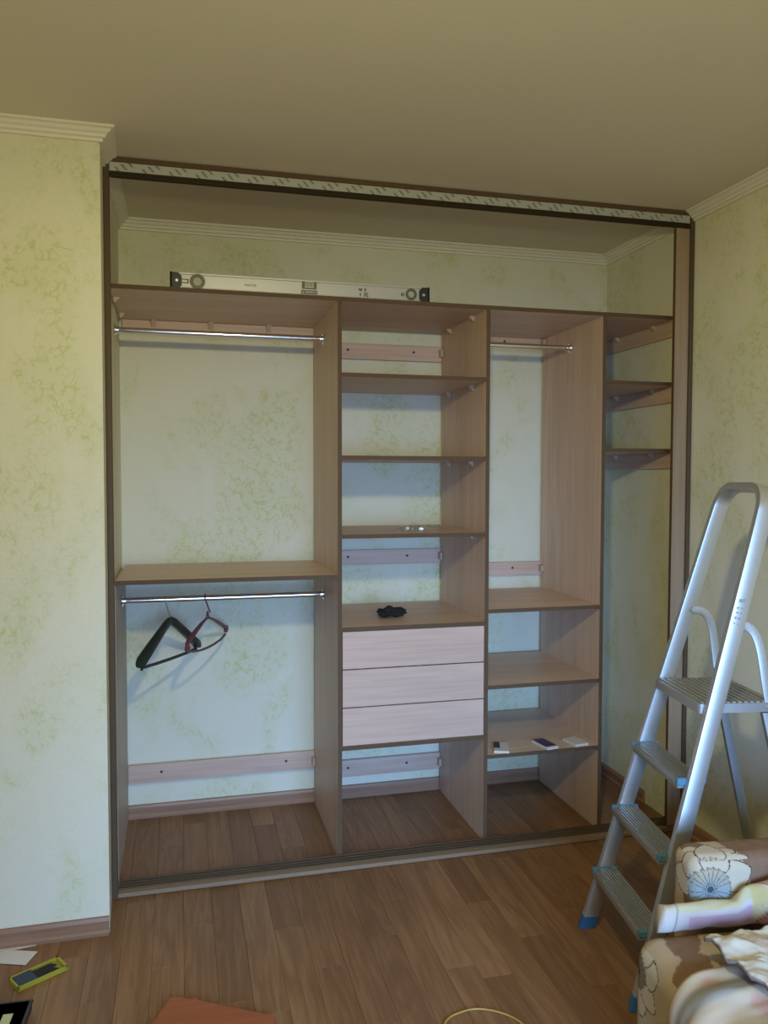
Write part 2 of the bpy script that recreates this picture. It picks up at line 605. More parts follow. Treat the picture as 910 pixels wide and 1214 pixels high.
# bottom track: pale plinth board, bronze double rail on it
bt = B('bottom_track', 0.004, W - 0.02, 0.0, 0.098, 0.004, 0.0185, M['basel'], fr, 0.001, label='pale front edge under the bronze bottom rail')
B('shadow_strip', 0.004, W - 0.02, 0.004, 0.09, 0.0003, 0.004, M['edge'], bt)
bm = bmesh.new()
for y0, y1, z0, z1 in ((0.030, 0.094, 0.0185, 0.0200), (0.030, 0.034, 0.0200, 0.0235), (0.050, 0.053, 0.0200, 0.0225), (0.070, 0.073, 0.0200, 0.0225), (0.090, 0.094, 0.0200, 0.0235)):
    box(bm, 0.008, W - 0.022, y0, y1, z0, z1)
obj('rail', bm, M['bronze'], bt)
def uprofile(x0, x1, ya, yb, s):
    b = bmesh.new()
    n = 5
    pts = []
    # U section with a rounded front, plus the rounded top corner
    r = 0.009
    box(b, x0, x1, ya, yb, 0.0005, 2.578, 0.003, 3)
    return b
obj('side_profile', uprofile(-0.0125, 0.0075, -0.006, 0.026, 1), M['bronze'], fr, True)
obj('side_profile', uprofile(W - 0.0185, W - 0.001, -0.006, 0.010, -1), M['bronze'], fr, True)
B('corner_block', -0.006, 0.0065, -0.004, 0.07, 2.5785, 2.588, M['bronze'], fr, 0.003)

# ------------------------------------------------------------------ wardrobe
ward = thing('wardrobe', 'built-in open wardrobe of brown wood boards with shelves, rails and three pale drawers', 'wardrobe', (W / 2, 0.40, 0))
ZT = 2.191
def shelf(name, x0, x1, ztop, y0=YC, y1=YB, t=T, label=None):
    s = B(name, x0, x1, y0 + 0.0012, y1, ztop - t, ztop, M['bx'], ward, 0.0, label)
    B('edge_band', x0, x1, y0, y0 + 0.0012, ztop - t, ztop, M['edge'], s, label='dark brown edge band')
    return s
def partition(x0, z1, z0=0.0015):
    s = B('partition', x0, x0 + T, YC + 0.0012, YB, z0, z1, M['bz'], ward)
    B('edge_band', x0, x0 + T, YC, YC + 0.0012, z0, z1, M['edge'], s, label='dark brown edge band')
    return s
parts = [partition(x, ZT - T - 0.0003) for x in (X1, X2, X3)]
top = shelf('top_shelf', -0.002, W - 0.0015, ZT)

def bracket(x, y, z, sx, parent):
    """small plastic corner bracket with two legs and a gusset under a shelf, against a board at x (sx: side it sticks out to)"""
    b = bmesh.new()
    s = 0.021
    g = 0.0004
    prism(b, [(x + sx * g, z - g), (x + sx * s, z - g), (x + sx * s, z - 0.004), (x + sx * 0.005, z - s), (x + sx * g, z - s)], 1, y - 0.011, y + 0.011)
    return obj('corner_bracket', b, M['bracket'], parent)
# left bay
lshelf = shelf('shelf', 0.004, X1 - 0.0005, 1.1246)
B('side_panel', -0.0122, 0.0025, YC + 0.004, 0.68, 0.0015, 1.108, M['lz'], ward, label='pale side board below the left shelf')
# middle bay
mids = [shelf('shelf', X1 + T + 0.0005, X2 - 0.0005, z) for z in (1.9043, 1.5859, 1.2797)]
dtop = shelf('shelf', X1 + T + 0.0005, X2 - 0.0005, 0.917)
dbot = shelf('shelf', X1 + T + 0.0005, X2 - 0.0005, 0.4465)
# right bay
rights = [shelf('shelf', X2 + T + 0.0005, X3 - 0.0005, z + T) for z in (0.9484, 0.6344, 0.3473)]
# corner shelves
corner = [shelf('shelf', X3 + T + 0.0005, W - 0.0005, z, YC, 0.68) for z in (1.9101, 1.6262)]
for s, z in zip(mids, (1.9043, 1.5859, 1.2797)):
    for y in (0.25, 0.545):
        bracket(X2 - 0.0002, y, z - T, -1, s)
        bracket(X1 + T + 0.0002, y, z - T, 1, s)
for y in (0.25, 0.545):
    bracket(X2 - 0.0002, y, ZT - T, -1, top)
    bracket(0.0, y, ZT - T, 1, top)
for s in rights[:0]:
    pass
# corner-bay cleats on the right wall, a cleat under the top shelf too
for s, z in ((top, ZT), (corner[0], 1.9101), (corner[1], 1.6262)):
    c = B('wall_cleat', W - 0.0165, W - 0.0006, YC + 0.012, 0.672, z - T - 0.0665, z - T - 0.0004, M['by'], s)
    for y in (0.255, 0.56):
        bracket(W - 0.0167, y, z - T, -1, s)
# pale cleats on the back wall
def cleat(x0, x1, z0, z1, ends=(True, True), screws=(0.25, 0.75)):
    c = B('back_cleat', x0 + 0.0006, x1 - 0.0006, 0.6735, 0.6895, z0, z1, M['lx'], ward, 0.0006, 'pale ash cleat board')
    for f in screws:
        b = bmesh.new()
        xx = x0 + (x1 - x0) * f
        disc(b, (xx, 0.6734, (z0 + z1) / 2 + 0.004), (0, -0.0012, 0), 0.0062, 0.0052, 12)
        obj('screw_cap', b, M['ink'], c)
    for e, xx, sx in ((ends[0], x0, 1), (ends[1], x1, -1)):
        if e:
            b = bmesh.new()
            xA, xB = sorted((xx + sx * 0.0008, xx + sx * 0.014))
            box(b, xA, xB, 0.640, 0.6732, (z0 + z1) / 2 - 0.016, (z0 + z1) / 2 + 0.018, 0.002)
            obj('end_bracket', b, M['bracket'], c)
    return c
cleat(0.004, X1, 0.161, 0.242, (False, True), (0.17, 0.84))
cl = cleat(0.0, X1, 2.118, ZT - T - 0.001, (False, False), ())
for x in (0.13, 0.37, 0.62):
    b = bmesh.new()
    prism(b, [(0.6733, ZT - T - 0.0005), (0.645, ZT - T - 0.0005), (0.645, ZT - T - 0.004), (0.668, ZT - T - 0.028), (0.6733, ZT - T - 0.028)], 0, x - 0.010, x + 0.010)
    obj('corner_bracket', b, M['bracket'], cl)
mx0, mx1 = X1 + T, X2
cleat(mx0, mx1, 2.045, 2.116, (False, True), (0.24, 0.77))
cleat(mx0, mx1, 1.097, 1.166, (False, True), (0.24, 0.72))
cleat(mx0, mx1, 0.105, 0.183, (False, True), (0.24, 0.72))
cleat(X2 + T, X3, 1.028, 1.092, (False, True), (0.7,))
cleat(X2 + T, X3, 2.128, ZT - T - 0.001, (False, True), (0.6,))
# front post with the corner shelves behind it
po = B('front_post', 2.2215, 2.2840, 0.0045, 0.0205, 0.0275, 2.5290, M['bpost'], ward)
B('edge_band', 2.2203, 2.2215, 0.0045, 0.0205, 0.0275, 2.5290, M['edge'], po, label='dark brown edge band')

# clothes rails
def rail(x0, x1, y, z):
    b = bmesh.new()
    tube(b, [(x0 + 0.003, y, z), (x1 - 0.003, y, z)], 0.0125, 16)
    r = obj('clothes_rail', b, M['chrome'], ward, True, label='shiny chrome clothes rail')
    for xx, s in ((x0, 1), (x1, -1)):
        b = bmesh.new()
        disc(b, (xx + s * 0.0004, y, z), (s * 0.004, 0, 0), 0.024, 0.022, 20)
        disc(b, (xx + s * 0.0044, y, z), (s * 0.012, 0, 0), 0.0165, 0.0155, 20)
        for k in (-1, 1):
            disc(b, (xx + s * 0.0044, y, z + k * 0.0195), (s * 0.0015, 0, 0), 0.003, 0.003, 8)
        obj('rail_flange', b, M['chrome'], r, True)
rail(-0.0118, X1, 0.42, 2.083)
rail(0.0025, X1, 0.42, 1.005)
rail(X2 + T, X3, 0.40, 2.088)

# drawers
dz = [(0.7515, 0.8990), (0.6005, 0.7485), (0.4485, 0.5975)]
for i, (z0, z1) in enumerate(dz):
    d = bpy.data.objects.new('drawer', None)
    COL.objects.link(d)
    d.parent = ward
    d.location = Vector(((X1 + T + X2) / 2, YC, (z0 + z1) / 2)) - Vector(ward.location)
    d['label'] = ['top pale ash drawer', 'middle pale ash drawer', 'bottom pale ash drawer'][i]
    x0, x1 = X1 + T + 0.0025, X2 - 0.0025
    B('drawer_front', x0, x1, YC - 0.0005, YC + 0.0155, z0 + 0.0012, z1, M['lx'], d, 0.0008)
    b = bmesh.new()
    for q in ((x0 + 0.012, x0 + 0.024, YC + 0.016, 0.60), (x1 - 0.024, x1 - 0.012, YC + 0.016, 0.60), (x0 + 0.024, x1 - 0.024, 0.588, 0.60)):
        box(b, q[0], q[1], q[2], q[3], z0 + 0.02, z1 - 0.03)
    box(b, x0 + 0.012, x1 - 0.012, YC + 0.016, 0.60, z0 + 0.014, z0 + 0.02)
    obj('drawer_box', b, M['ly'], d)

# ------------------------------------------------------------------ spirit level on the top shelf
lx0, lx1, ly, lz = 0.205, 1.197, 0.125, ZT + 0.0004
lv = thing('spirit_level', 'long silver spirit level with black end caps lying on the top shelf', 'level', ((lx0 + lx1) / 2, ly + 0.012, lz))
bm = bmesh.new()
prism(bm, [(ly, lz), (ly + 0.024, lz), (ly + 0.024, lz + 0.06), (ly, lz + 0.06), (ly, lz + 0.054), (ly + 0.0022, lz + 0.052), (ly + 0.0022, lz + 0.008), (ly, lz + 0.006)], 0, lx0 + 0.006, lx1 - 0.006)
obj('body', bm, M['lev'], lv)
for xx, s in ((lx0, 1), (lx1, -1)):
    bm = bmesh.new()
    prism(bm, [(xx, lz), (xx + s * 0.030, lz), (xx + s * 0.042, lz + 0.014), (xx + s * 0.042, lz + 0.046), (xx + s * 0.030, lz + 0.059), (xx, lz + 0.0605)], 1, ly - 0.0015, ly + 0.0018)
    box(bm, *sorted((xx, xx + s * 0.0055)), ly - 0.0015, ly + 0.0255, lz, lz + 0.061)
    e = obj('end_cap', bm, M['black'], lv)
    bm = bmesh.new()
    disc(bm, (xx + s * 0.024, ly - 0.0016, lz + 0.030), (0, -0.0015, 0), 0.0065, 0.005, 14)
    obj('rivet', bm, M['alu'], e)
    cx = xx + s * (0.098 if s > 0 else 0.075)
    bm = bmesh.new()
    ring(bm, (cx, ly + 0.0016, lz + 0.030), (0, -1, 0), 0.0275 if s > 0 else 0.0225, 0.0155 if s > 0 else 0.013, 0.0045, 28)
    vr = obj('vial_ring', bm, M['greyp'], lv, True)
    bm = bmesh.new()
    disc(bm, (cx, ly + 0.0016, lz + 0.030), (0, -0.0015, 0), 0.0152 if s > 0 else 0.0127, 0.0152 if s > 0 else 0.0127, 20)
    obj('vial', bm, M['vial'], vr)
    bm = bmesh.new()
    if s > 0:
        for a_ in ((0.042, 0.066, 0.034, 0.037), (0.042, 0.066, 0.022, 0.025), (0.062, 0.066, 0.022, 0.037)):
            box(bm, xx + a_[0], xx + a_[1], ly + 0.0008, ly + 0.0023, lz + a_[2], lz + a_[3])
        obj('printed_mark', bm, M['ink'], lv)
    else:
        ring(bm, (xx - 0.110, ly + 0.0023, lz + 0.028), (0, -1, 0), 0.0068, 0.003, 0.0012, 14)
        obj('printed_mark', bm, M['ink'], lv)
xm = 0.718
bm = bmesh.new()
for q in ((xm - 0.028, xm - 0.018, 0.027, 0.0545), (xm + 0.018, xm + 0.028, 0.027, 0.0545), (xm - 0.018, xm + 0.018, 0.027, 0.032)):
    box(bm, q[0], q[1], ly - 0.001, ly + 0.004, lz + q[2], lz + q[3])
vh = obj('vial_housing', bm, M['greyp'], lv)
bm = bmesh.new()
tube(bm, [(xm - 0.018, ly + 0.006, lz + 0.044), (xm + 0.018, ly + 0.006, lz + 0.044)], 0.0085, 12)
vl = obj('vial', bm, M['vial'], vh, True)
bm = bmesh.new()
for q in (-0.006, 0.006):
    ring(bm, (xm + q - 0.0004, ly + 0.006, lz + 0.044), (1, 0, 0), 0.0088, 0.0082, 0.0012, 16)
obj('vial_line', bm, M['ink'], vh)
pl = B('name_plate', xm - 0.031, xm + 0.031, ly + 0.0006, ly + 0.0023, lz + 0.0085, lz + 0.0225, M['greyp'], lv, label='dark printed strip below the vial')
bm = bmesh.new()
prism(bm, [(xm - 0.027, lz + 0.0115), (xm - 0.020, lz + 0.0115), (xm - 0.0235, lz + 0.0185)], 1, ly, ly + 0.0006)
for k in range(7):
    box(bm, xm - 0.015 + k * 0.0048, xm - 0.0125 + k * 0.0048, ly, ly + 0.0006, lz + 0.0125, lz + 0.0185)
ring(bm, (xm + 0.0245, ly + 0.0006, lz + 0.0150), (0, -1, 0), 0.0036, 0.0022, 0.0006, 12)
obj('printed_mark', bm, M['lev'], pl)

def text(name, body, size, mat, parent, mw, align='CENTER'):
    """raised print; mw is its world matrix"""
    c = bpy.data.curves.new(name, 'FONT')
    c.body = body
    c.size = size
    c.align_x = align
    c.extrude = 0.0002
    c.resolution_u = 2
    o = bpy.data.objects.new(name, c)
    COL.objects.link(o)
    dg = bpy.context.evaluated_depsgraph_get()
    me = bpy.data.meshes.new_from_object(o.evaluated_get(dg))
    bpy.data.objects.remove(o)
    me.transform(mw)
    if parent is not None:
        me.transform(Matrix.Translation(-wloc(parent)))
    me.materials.clear()
    me.materials.append(mat)
    o = bpy.data.objects.new(name, me)
    COL.objects.link(o)
    if parent is not None:
        o.parent = parent
    return o
FRONT = Matrix.Rotation(R(90), 4, 'X')
text('printed_name', 'MASTER', 0.0125, M['ink'], lv, Matrix.Translation((0.497, ly + 0.0020, lz + 0.024)) @ FRONT)
bm = bmesh.new()
sx0 = 0.932
for (a_, b_, c_, d_) in ((-0.022, -0.006, 0.036, 0.041), (-0.019, -0.008, 0.032, 0.036), (0.002, 0.008, 0.031, 0.044), (-0.017, -0.012, 0.013, 0.024), (-0.001, 0.017, 0.022, 0.026), (0.001, 0.014, 0.016, 0.020), (-0.001, 0.004, 0.011, 0.016), (0.010, 0.017, 0.010, 0.015)):
    box(bm, sx0 + a_, sx0 + b_, ly + 0.0016, ly + 0.0023, lz + c_, lz + d_)
obj('printed_mark', bm, M['greyp'], lv)

# ------------------------------------------------------------------ coat hangers on the lower rail
RZ = 1.005
def hook_path(r, drop):
    """hook over the rail in the hanger's own x-z plane: origin is the rail centre"""
    pts = []
    for k in range(0, 13):
        a = R(200 - k * 200 / 12)
        pts.append((r * math.cos(a), r * math.sin(a)))
    pts += [(r * 0.9, -0.012), (r * 0.55, -0.030), (0.002, -0.046), (0.0, -drop)]
    return pts
# black broad-shouldered hanger
def frame_pts(p3, ang, org):
    c, s = math.cos(ang), math.sin(ang)
    return Vector((org[0] + p3[0] * c - p3[1] * s, org[1] + p3[0] * s + p3[1] * c, org[2] + p3[2]))
org1 = (0.172, 0.42, RZ)
h1 = thing('coat_hanger', 'broad black plastic coat hanger with a wire hook, tilted on the lower rail', 'hanger', org1)
A1 = R(58)
TILT = R(-1)
def tl(a, z, t):
    return (a * math.cos(t) - z * math.sin(t), a * math.sin(t) + z * math.cos(t))
def hk(parent, org, ang, mat, r, drop, rad):
    b = bmesh.new()
    # the hook lies across the rail: in the y-z plane of the rail
    pts = []
    for k in range(0, 13):
        a = R(205 - k * 205 / 12)
        pts.append((r * math.cos(a), r * math.sin(a)))
    pts += [(r * 0.95, -0.014), (r * 0.6, -0.034), (0.004, -0.050), (0.0, -drop)]
    tube(b, [Vector((org[0] + 0.02 * min(1, max(0, -p[1] / drop)), org[1] - p[0], org[2] + p[1])) for p in pts], rad, 8)
    return obj('hook', b, mat, parent, True)
hk(h1, org1, A1, M['chrome'], 0.0152, 0.084, 0.0018)
def arm_strip(parent, name, org, ang, tilt, pts, wid, thick, mat):
    """flat arm: pts = (along, z, half height); wid = depth across"""
    b = bmesh.new()
    rows = []
    for (a, z, hh, wd) in pts:
        ra, rz = tl(a, z, tilt)
        ring_ = []
        n = 12
        for k in range(n):
            t = 2 * PI * k / n
            cz = hh * math.copysign(abs(math.sin(t)) ** 0.6, math.sin(t))
            cw = wd * math.copysign(abs(math.cos(t)) ** 0.6, math.cos(t))
            ring_.append(b.verts.new(frame_pts((ra, cw, rz + cz), ang, org)))
        rows.append(ring_)
    fs = []
    n = 12
    for r0, r1 in zip(rows, rows[1:]):
        for j in range(n):
            fs.append(b.faces.new((r0[j], r0[(j + 1) % n], r1[(j + 1) % n], r1[j])))
    fs.append(b.faces.new(rows[0])); fs.append(b.faces.new(rows[-1]))
    bmesh.ops.recalc_face_normals(b, faces=fs)
    return obj(name, b, mat, parent, True)
org1b = (0.192, 0.42, RZ)
for s in (-1, 1):
    arm_strip(h1, 'arm', org1b, A1, TILT, [(s * a, z, hh, wd) for a, z, hh, wd in ((-0.004, -0.086, 0.012, 0.007), (0.010, -0.090, 0.018, 0.008), (0.035, -0.103, 0.020, 0.010), (0.07, -0.126, 0.019, 0.014), (0.12, -0.160, 0.017, 0.019), (0.17, -0.194, 0.016, 0.022), (0.20, -0.215, 0.017, 0.022), (0.212, -0.224, 0.014, 0.018))], 0, 0, M['dkgreen'])
arm_strip(h1, 'bar', org1b, A1, TILT, [(a, z, 0.006, 0.006) for a, z in ((-0.196, -0.236), (-0.190, -0.240), (-0.10, -0.243), (0.0, -0.244), (0.10, -0.243), (0.190, -0.240), (0.196, -0.236))], 0, 0, M['dkgreen'])
for s in (-1, 1):
    arm_strip(h1, 'bar_end', org1b, A1, TILT, [(s * a, z, 0.012, 0.006) for a, z in ((0.184, -0.220), (0.192, -0.232), (0.198, -0.240))], 0, 0, M['dkgreen'])
# thin maroon hanger
org2 = (0.329, 0.42, RZ)
A2 = R(66)
h2 = thing('coat_hanger', 'thin maroon plastic coat hanger hooked beside the black one', 'hanger', org2)
hk(h2, org2, A2, M['maroon'], 0.0158, 0.060, 0.0030)
org2b = (0.340, 0.42, RZ)
T2 = R(-2)
neck = [(0.0, -0.056, 0.004, 0.003), (-0.008, -0.072, 0.004, 0.003), (-0.016, -0.084, 0.004, 0.003)]
arm_strip(h2, 'neck', org2b, A2, T2, neck, 0, 0, M['maroon'])
arm_strip(h2, 'neck', org2b, A2, T2, [(-a, z, h, w_) for a, z, h, w_ in neck], 0, 0, M['maroon'])
for s in (-1, 1):
    arm_strip(h2, 'arm', org2b, A2, T2, [(s * a, z, hh, wd) for a, z, hh, wd in ((-0.018, -0.084, 0.003, 0.003), (0.016, -0.084, 0.0045, 0.004), (0.06, -0.096, 0.005, 0.007), (0.12, -0.118, 0.006, 0.010), (0.18, -0.142, 0.006, 0.010), (0.208, -0.156, 0.006, 0.007))], 0, 0, M['maroon'])
    b = bmesh.new()
    c_ = frame_pts((s * 0.206, 0, -0.166), A2, org2b)
    t_ = frame_pts((0, 1, 0), A2, (0, 0, 0))
    ring(b, c_ - t_ * 0.005, t_, 0.016, 0.006, 0.010, 16)
    obj('loop', b, M['maroon'], h2, True)
arm_strip(h2, 'bar', org2b, A2, T2, [(a, z, 0.0045, 0.0045) for a, z in ((-0.200, -0.180), (-0.15, -0.195), (-0.07, -0.203), (0.0, -0.205), (0.07, -0.203), (0.15, -0.195), (0.200, -0.180))], 0, 0, M['maroon'])

# ------------------------------------------------------------------ small things on the shelves
# black crumpled rag on the board above the drawers
bm = bmesh.new()
bmesh.ops.create_icosphere(bm, subdivisions=4, radius=1.0)
for v in bm.verts:
    p = v.co.copy()
    lobe = 1 + 0.42 * noise.noise(p * 1.7 + Vector((3, 1, 5))) + 0.22 * noise.noise(p * 4.1) + 0.10 * noise.noise(p * 9.0)
    q = Vector((p.x * 0.058 * lobe, p.y * 0.042 * lobe, p.z * 0.022 * lobe))
    q.z += 0.004 * math.cos(p.x * 7)
    v.co = q
zm = min(v.co.z for v in bm.verts)
bmesh.ops.translate(bm, verts=bm.verts, vec=(1.082, 0.285, 0.9174 - zm * 0.86))
for v in bm.verts:
    v.co.z = max(v.co.z, 0.9174)
tag(obj('crumpled_rag', bm, M['blackrag'], None, True), 'small black crumpled rag on the board above the drawers', 'rag')
# clear bag of shiny screws
bagz = 1.2797
bgt = thing('screw_bag', 'clear plastic packet of shiny screws on the shelf above the drawers', 'packet', (1.20, 0.30, bagz))
bm = bmesh.new()
bmesh.ops.create_grid(bm, x_segments=24, y_segments=16, size=1.0)
for v in bm.verts:
    x, y = v.co.x, v.co.y
    e = max(0, 1 - max(abs(x), abs(y)) ** 3)
    h = e * (0.018 + 0.012 * noise.noise(Vector((x * 2, y * 2, 1))) + 0.004 * noise.noise(Vector((x * 7, y * 7, 4))))
    v.co = Vector((1.205 + x * 0.090, 0.30 + y * 0.055 + x * 0.02, bagz + 0.001 + max(0, h)))
obj('bag', bm, M['bag'], bgt, True)
for k in range(16):
    bm = bmesh.new()
    a = random.uniform(0, PI)
    cx_, cy_ = 1.165 + random.uniform(-0.035, 0.065), 0.285 + random.uniform(-0.025, 0.03)
    z_ = bagz + 0.0065 + random.uniform(0, 0.003)
    d_ = Vector((math.cos(a), math.sin(a), 0))
    p_ = Vector((cx_, cy_, z_))
    disc(bm, p_ - d_ * 0.010, d_ * 0.003, 0.0055, 0.003, 10)
    disc(bm, p_ - d_ * 0.007, d_ * 0.018, 0.0024, 0.0010, 8)
    obj('screw', bm, M['alu'], bgt)

# three little cartons on the lowest right shelf
cz = 0.3473 + T + 0.0004
def carton(label, cx_, cy_, sx, sy, h, rot, top_mat, extra=None):
    t = thing('hinge_carton', label, 'box', (cx_, cy_, cz), R(rot))
    bm = bmesh.new(); box(bm, -sx / 2, sx / 2, -sy / 2, sy / 2, 0, h, 0.001, 1)
    obj('carton', bm, M['white'], t, world=False)
    bm = bmesh.new(); box(bm, -sx / 2 + 0.001, sx / 2 - 0.001, -sy / 2 + 0.012, sy / 2 - 0.001, h, h + 0.0005)
    if top_mat:
        obj('printed_panel', bm, top_mat, t, world=False)
    else:
        bm.free()
    if extra:
        bm = bmesh.new(); box(bm, *extra, h + 0.0001, h + 0.0007)
        obj('printed_panel', bm, M['ink'], t, world=False)
    return t
carton('small white carton with a dark printed corner, left end of the lowest right shelf', 1.530, 0.160, 0.062, 0.115, 0.010, -20, None, (-0.030, -0.005, -0.02, 0.055))
carton('small carton with a dark purple top in the middle of the lowest right shelf', 1.728, 0.155, 0.058, 0.115, 0.011, 10, M['purple'])
carton('small plain white carton beside the right partition on the lowest shelf', 1.868, 0.150, 0.066, 0.095, 0.012, 8, None)

# ------------------------------------------------------------------ stepladder (local x climbs, local y points to the far side)
LF = Vector((1.517, -0.549, 0.0))
LA = math.atan2(-0.158, 0.987)
lad = thing('stepladder', 'silver aluminium folding stepladder with blue feet standing open beside the sofa', 'ladder', LF, LA)
KX, KC, WB, SP, HT = 0.279, 0.118, 0.444, 0.213, 1.482
tw, dw = 0.022, 0.047        # tube thickness across and depth
def Lr(h, inset=0.0):        # left (far) rail outer line, u measured toward the viewer -> local y = -u
    return Vector((h * KX, -(h * KC / 2 + inset), h))
def Rr(h, inset=0.0):
    return Vector((h * KX, -(WB - h * KC / 2 - inset), h))
path = []
hs = [0.024] + [0.15 * k for k in range(1, 9)] + [1.30, 1.36]
left = [Lr(h, tw / 2) + Vector((dw / 2, 0, 0)) for h in hs]
right = [Rr(h, tw / 2) + Vector((dw / 2, 0, 0)) for h in hs]
tl_, tr_ = left[-1], right[-1]
ctr = (tl_ + tr_) / 2
half = (tl_ - tr_).length / 2
arc = []
rad = 0.068
zc = HT - rad - tw / 2
dirx = KX
for k in range(0, 11):
    a = R(90 - k * 9)    # from the left rail upwards to the top
    yy = -((WB / 2) - (half - rad) - rad * math.sin(a) + (0 if False else 0))
    zz = zc + rad * math.cos(a)
    yy = ctr.y + (half - 0.004 - rad) + rad * math.sin(a)
    arc.append(Vector((zz * KX + dw / 2, yy, zz)))
arc2 = [Vector((p.x, 2 * ctr.y - p.y, p.z)) for p in arc[::-1]]
path = left + arc + arc2 + right[::-1]
bm = bmesh.new()
nrm = Vector((1, 0, -KX)).normalized()      # out of the frame's plane
sweep(bm, path, rrect(tw, dw, 0.0025, 2), up=nrm)
railo = obj('side_rails', bm, M['alu'], lad, True, world=False)
for f_, s in ((Lr, 1), (Rr, -1)):
    bm = bmesh.new()
    c0 = f_(0.0, tw / 2) + Vector((dw / 2, 0, 0.0005)); c1 = f_(0.042, tw / 2) + Vector((dw / 2, 0, 0))
    sweep(bm, [c0, (c0 + c1) / 2, c1], rrect(tw + 0.006, dw + 0.006, 0.007, 2), up=(1, 0, 0))
    obj('foot_cap', bm, M['blue'], lad, True, world=False, label='blue plastic foot')
for i in (1, 2, 3):
    h = SP * i
    yl, yr = -(h * KC / 2 + tw), -(WB - h * KC / 2 - tw)
    x0 = h * KX - 0.026
    bm = bmesh.new()
    box(bm, x0, x0 + 0.082, yr + 0.0008, yl - 0.0008, h - 0.030, h - 0.004, 0.004, 2)
    st = obj('step', bm, M['alud'], lad, True, world=False)
    bm = bmesh.new()
    for k in range(8):
        box(bm, x0 + 0.004 + k * 0.0095, x0 + 0.0095 + k * 0.0095, yr + 0.004, yl - 0.004, h - 0.0045, h)
    obj('tread_rib', bm, M['alud'], st, world=False)
    for ya, yb in ((yl - 0.010, yl + 0.004), (yr - 0.004, yr + 0.010)):
        bm = bmesh.new()
        box(bm, x0 - 0.002, x0 + 0.026, ya, yb, h - 0.020, h + 0.0015, 0.003, 1)
        box(bm, x0 + 0.068, x0 + 0.086, ya, yb, h - 0.016, h + 0.0015, 0.003, 1)
        box(bm, x0 + 0.024, x0 + 0.070, min(ya, yb) + 0.0045, max(ya, yb) - 0.0045 + 0.001, h - 0.004, h + 0.0015)
        obj('step_end', bm, M['bluedim'], st, world=False, label='blue plastic step end')
# platform
h = SP * 4
yl, yr = -(h * KC / 2 + tw + 0.001), -(WB - h * KC / 2 - tw - 0.001)
x0, x1 = h * KX - 0.020, h * KX + 0.222
bm = bmesh.new()
prism(bm, rrect(x1 - x0, yl - yr, 0.012, 3), 2, h - 0.030, h - 0.003)
bmesh.ops.translate(bm, verts=bm.verts, vec=((x0 + x1) / 2, (yl + yr) / 2, 0))
pf_ = obj('platform', bm, M['alud'], lad, True, world=False)
bm = bmesh.new()
for k in range(12):
    xx = x0 + 0.014 + k * 0.0183
    box(bm, xx, xx + 0.011, yr + 0.008, yl - 0.008, h - 0.0035, h)
obj('tread_rib', bm, M['alud'], pf_, world=False)
for yy, s in ((yl, 1), (yr, -1)):
    for xx in (x0 + 0.05, x1 - 0.03):
        bm = bmesh.new()
        disc(bm, (xx, yy - s * 0.0003, h - 0.016), (0, s * 0.0025 * (0.35 if xx < x1 - 0.05 else 1), 0), 0.005, 0.004, 10)
        obj('rivet', bm, M['alu'], pf_, True, world=False)
# rear legs
hinge = Vector((x1 - 0.030, 0, h - 0.035))
for yy, s in ((yl - 0.014, 1), (yr + 0.014, -1)):
    bm = bmesh.new()
    foot = Vector((0.615, yy + s * 0.020, 0.012))
    top_ = Vector((hinge.x, yy, hinge.z))
    sweep(bm, [foot, (foot + top_) / 2, top_], rrect(0.018, 0.030, 0.004, 2), up=(1, 0, 0))
    lg = obj('rear_leg', bm, M['alud'], lad, True, world=False)
    bm = bmesh.new()
    c1 = foot + (top_ - foot).normalized() * 0.03
    sweep(bm, [Vector((foot.x + 0.001, foot.y, 0.0005)), c1], rrect(0.022, 0.034, 0.005, 2), up=(1, 0, 0))
    obj('foot_cap', bm, M['blue'], lg, True, world=False)
bm = bmesh.new()
sweep(bm, [Vector((0.575, yl - 0.005, 0.20)), Vector((0.575, yr + 0.005, 0.20))], rect(0.004, 0.025), up=(0, 0, 1))
obj('cross_bar', bm, M['alud'], lad, world=False)
# curved stays from the rails to the back of the platform
for f_, s, inset in ((Lr, 1, tw + 0.003), (Rr, -1, tw + 0.003)):
    a = f_(1.075, inset) + Vector((dw - 0.012, 0, 0))
    yy = a.y
    ye = (yl - 0.006) if s > 0 else (yr + 0.006)
    pts = []
    P0, P1, P2, P3 = Vector((a.x, yy, a.z)), Vector((a.x + 0.085, yy, a.z + 0.006)), Vector((x1 - 0.055, ye, h + 0.12)), Vector((x1 - 0.024, ye, h - 0.012))
    for k in range(15):
        t = k / 14
        pts.append(P0 * (1 - t) ** 3 + P1 * 3 * t * (1 - t) ** 2 + P2 * 3 * t * t * (1 - t) + P3 * t ** 3)
    bm = bmesh.new()
    sweep(bm, pts, rrect(0.026, 0.005, 0.002, 2), up=(0, 1, 0))
    sy = obj('stay', bm, M['alu'], lad, True, world=False, label='curved flat stay')
    bm = bmesh.new()
    disc(bm, P0 + Vector((0, -s * 0.002, 0)), Vector((0, -s * 0.006, 0)), 0.007, 0.006, 12)
    obj('rivet', bm, M['alu'], sy, True, world=False)
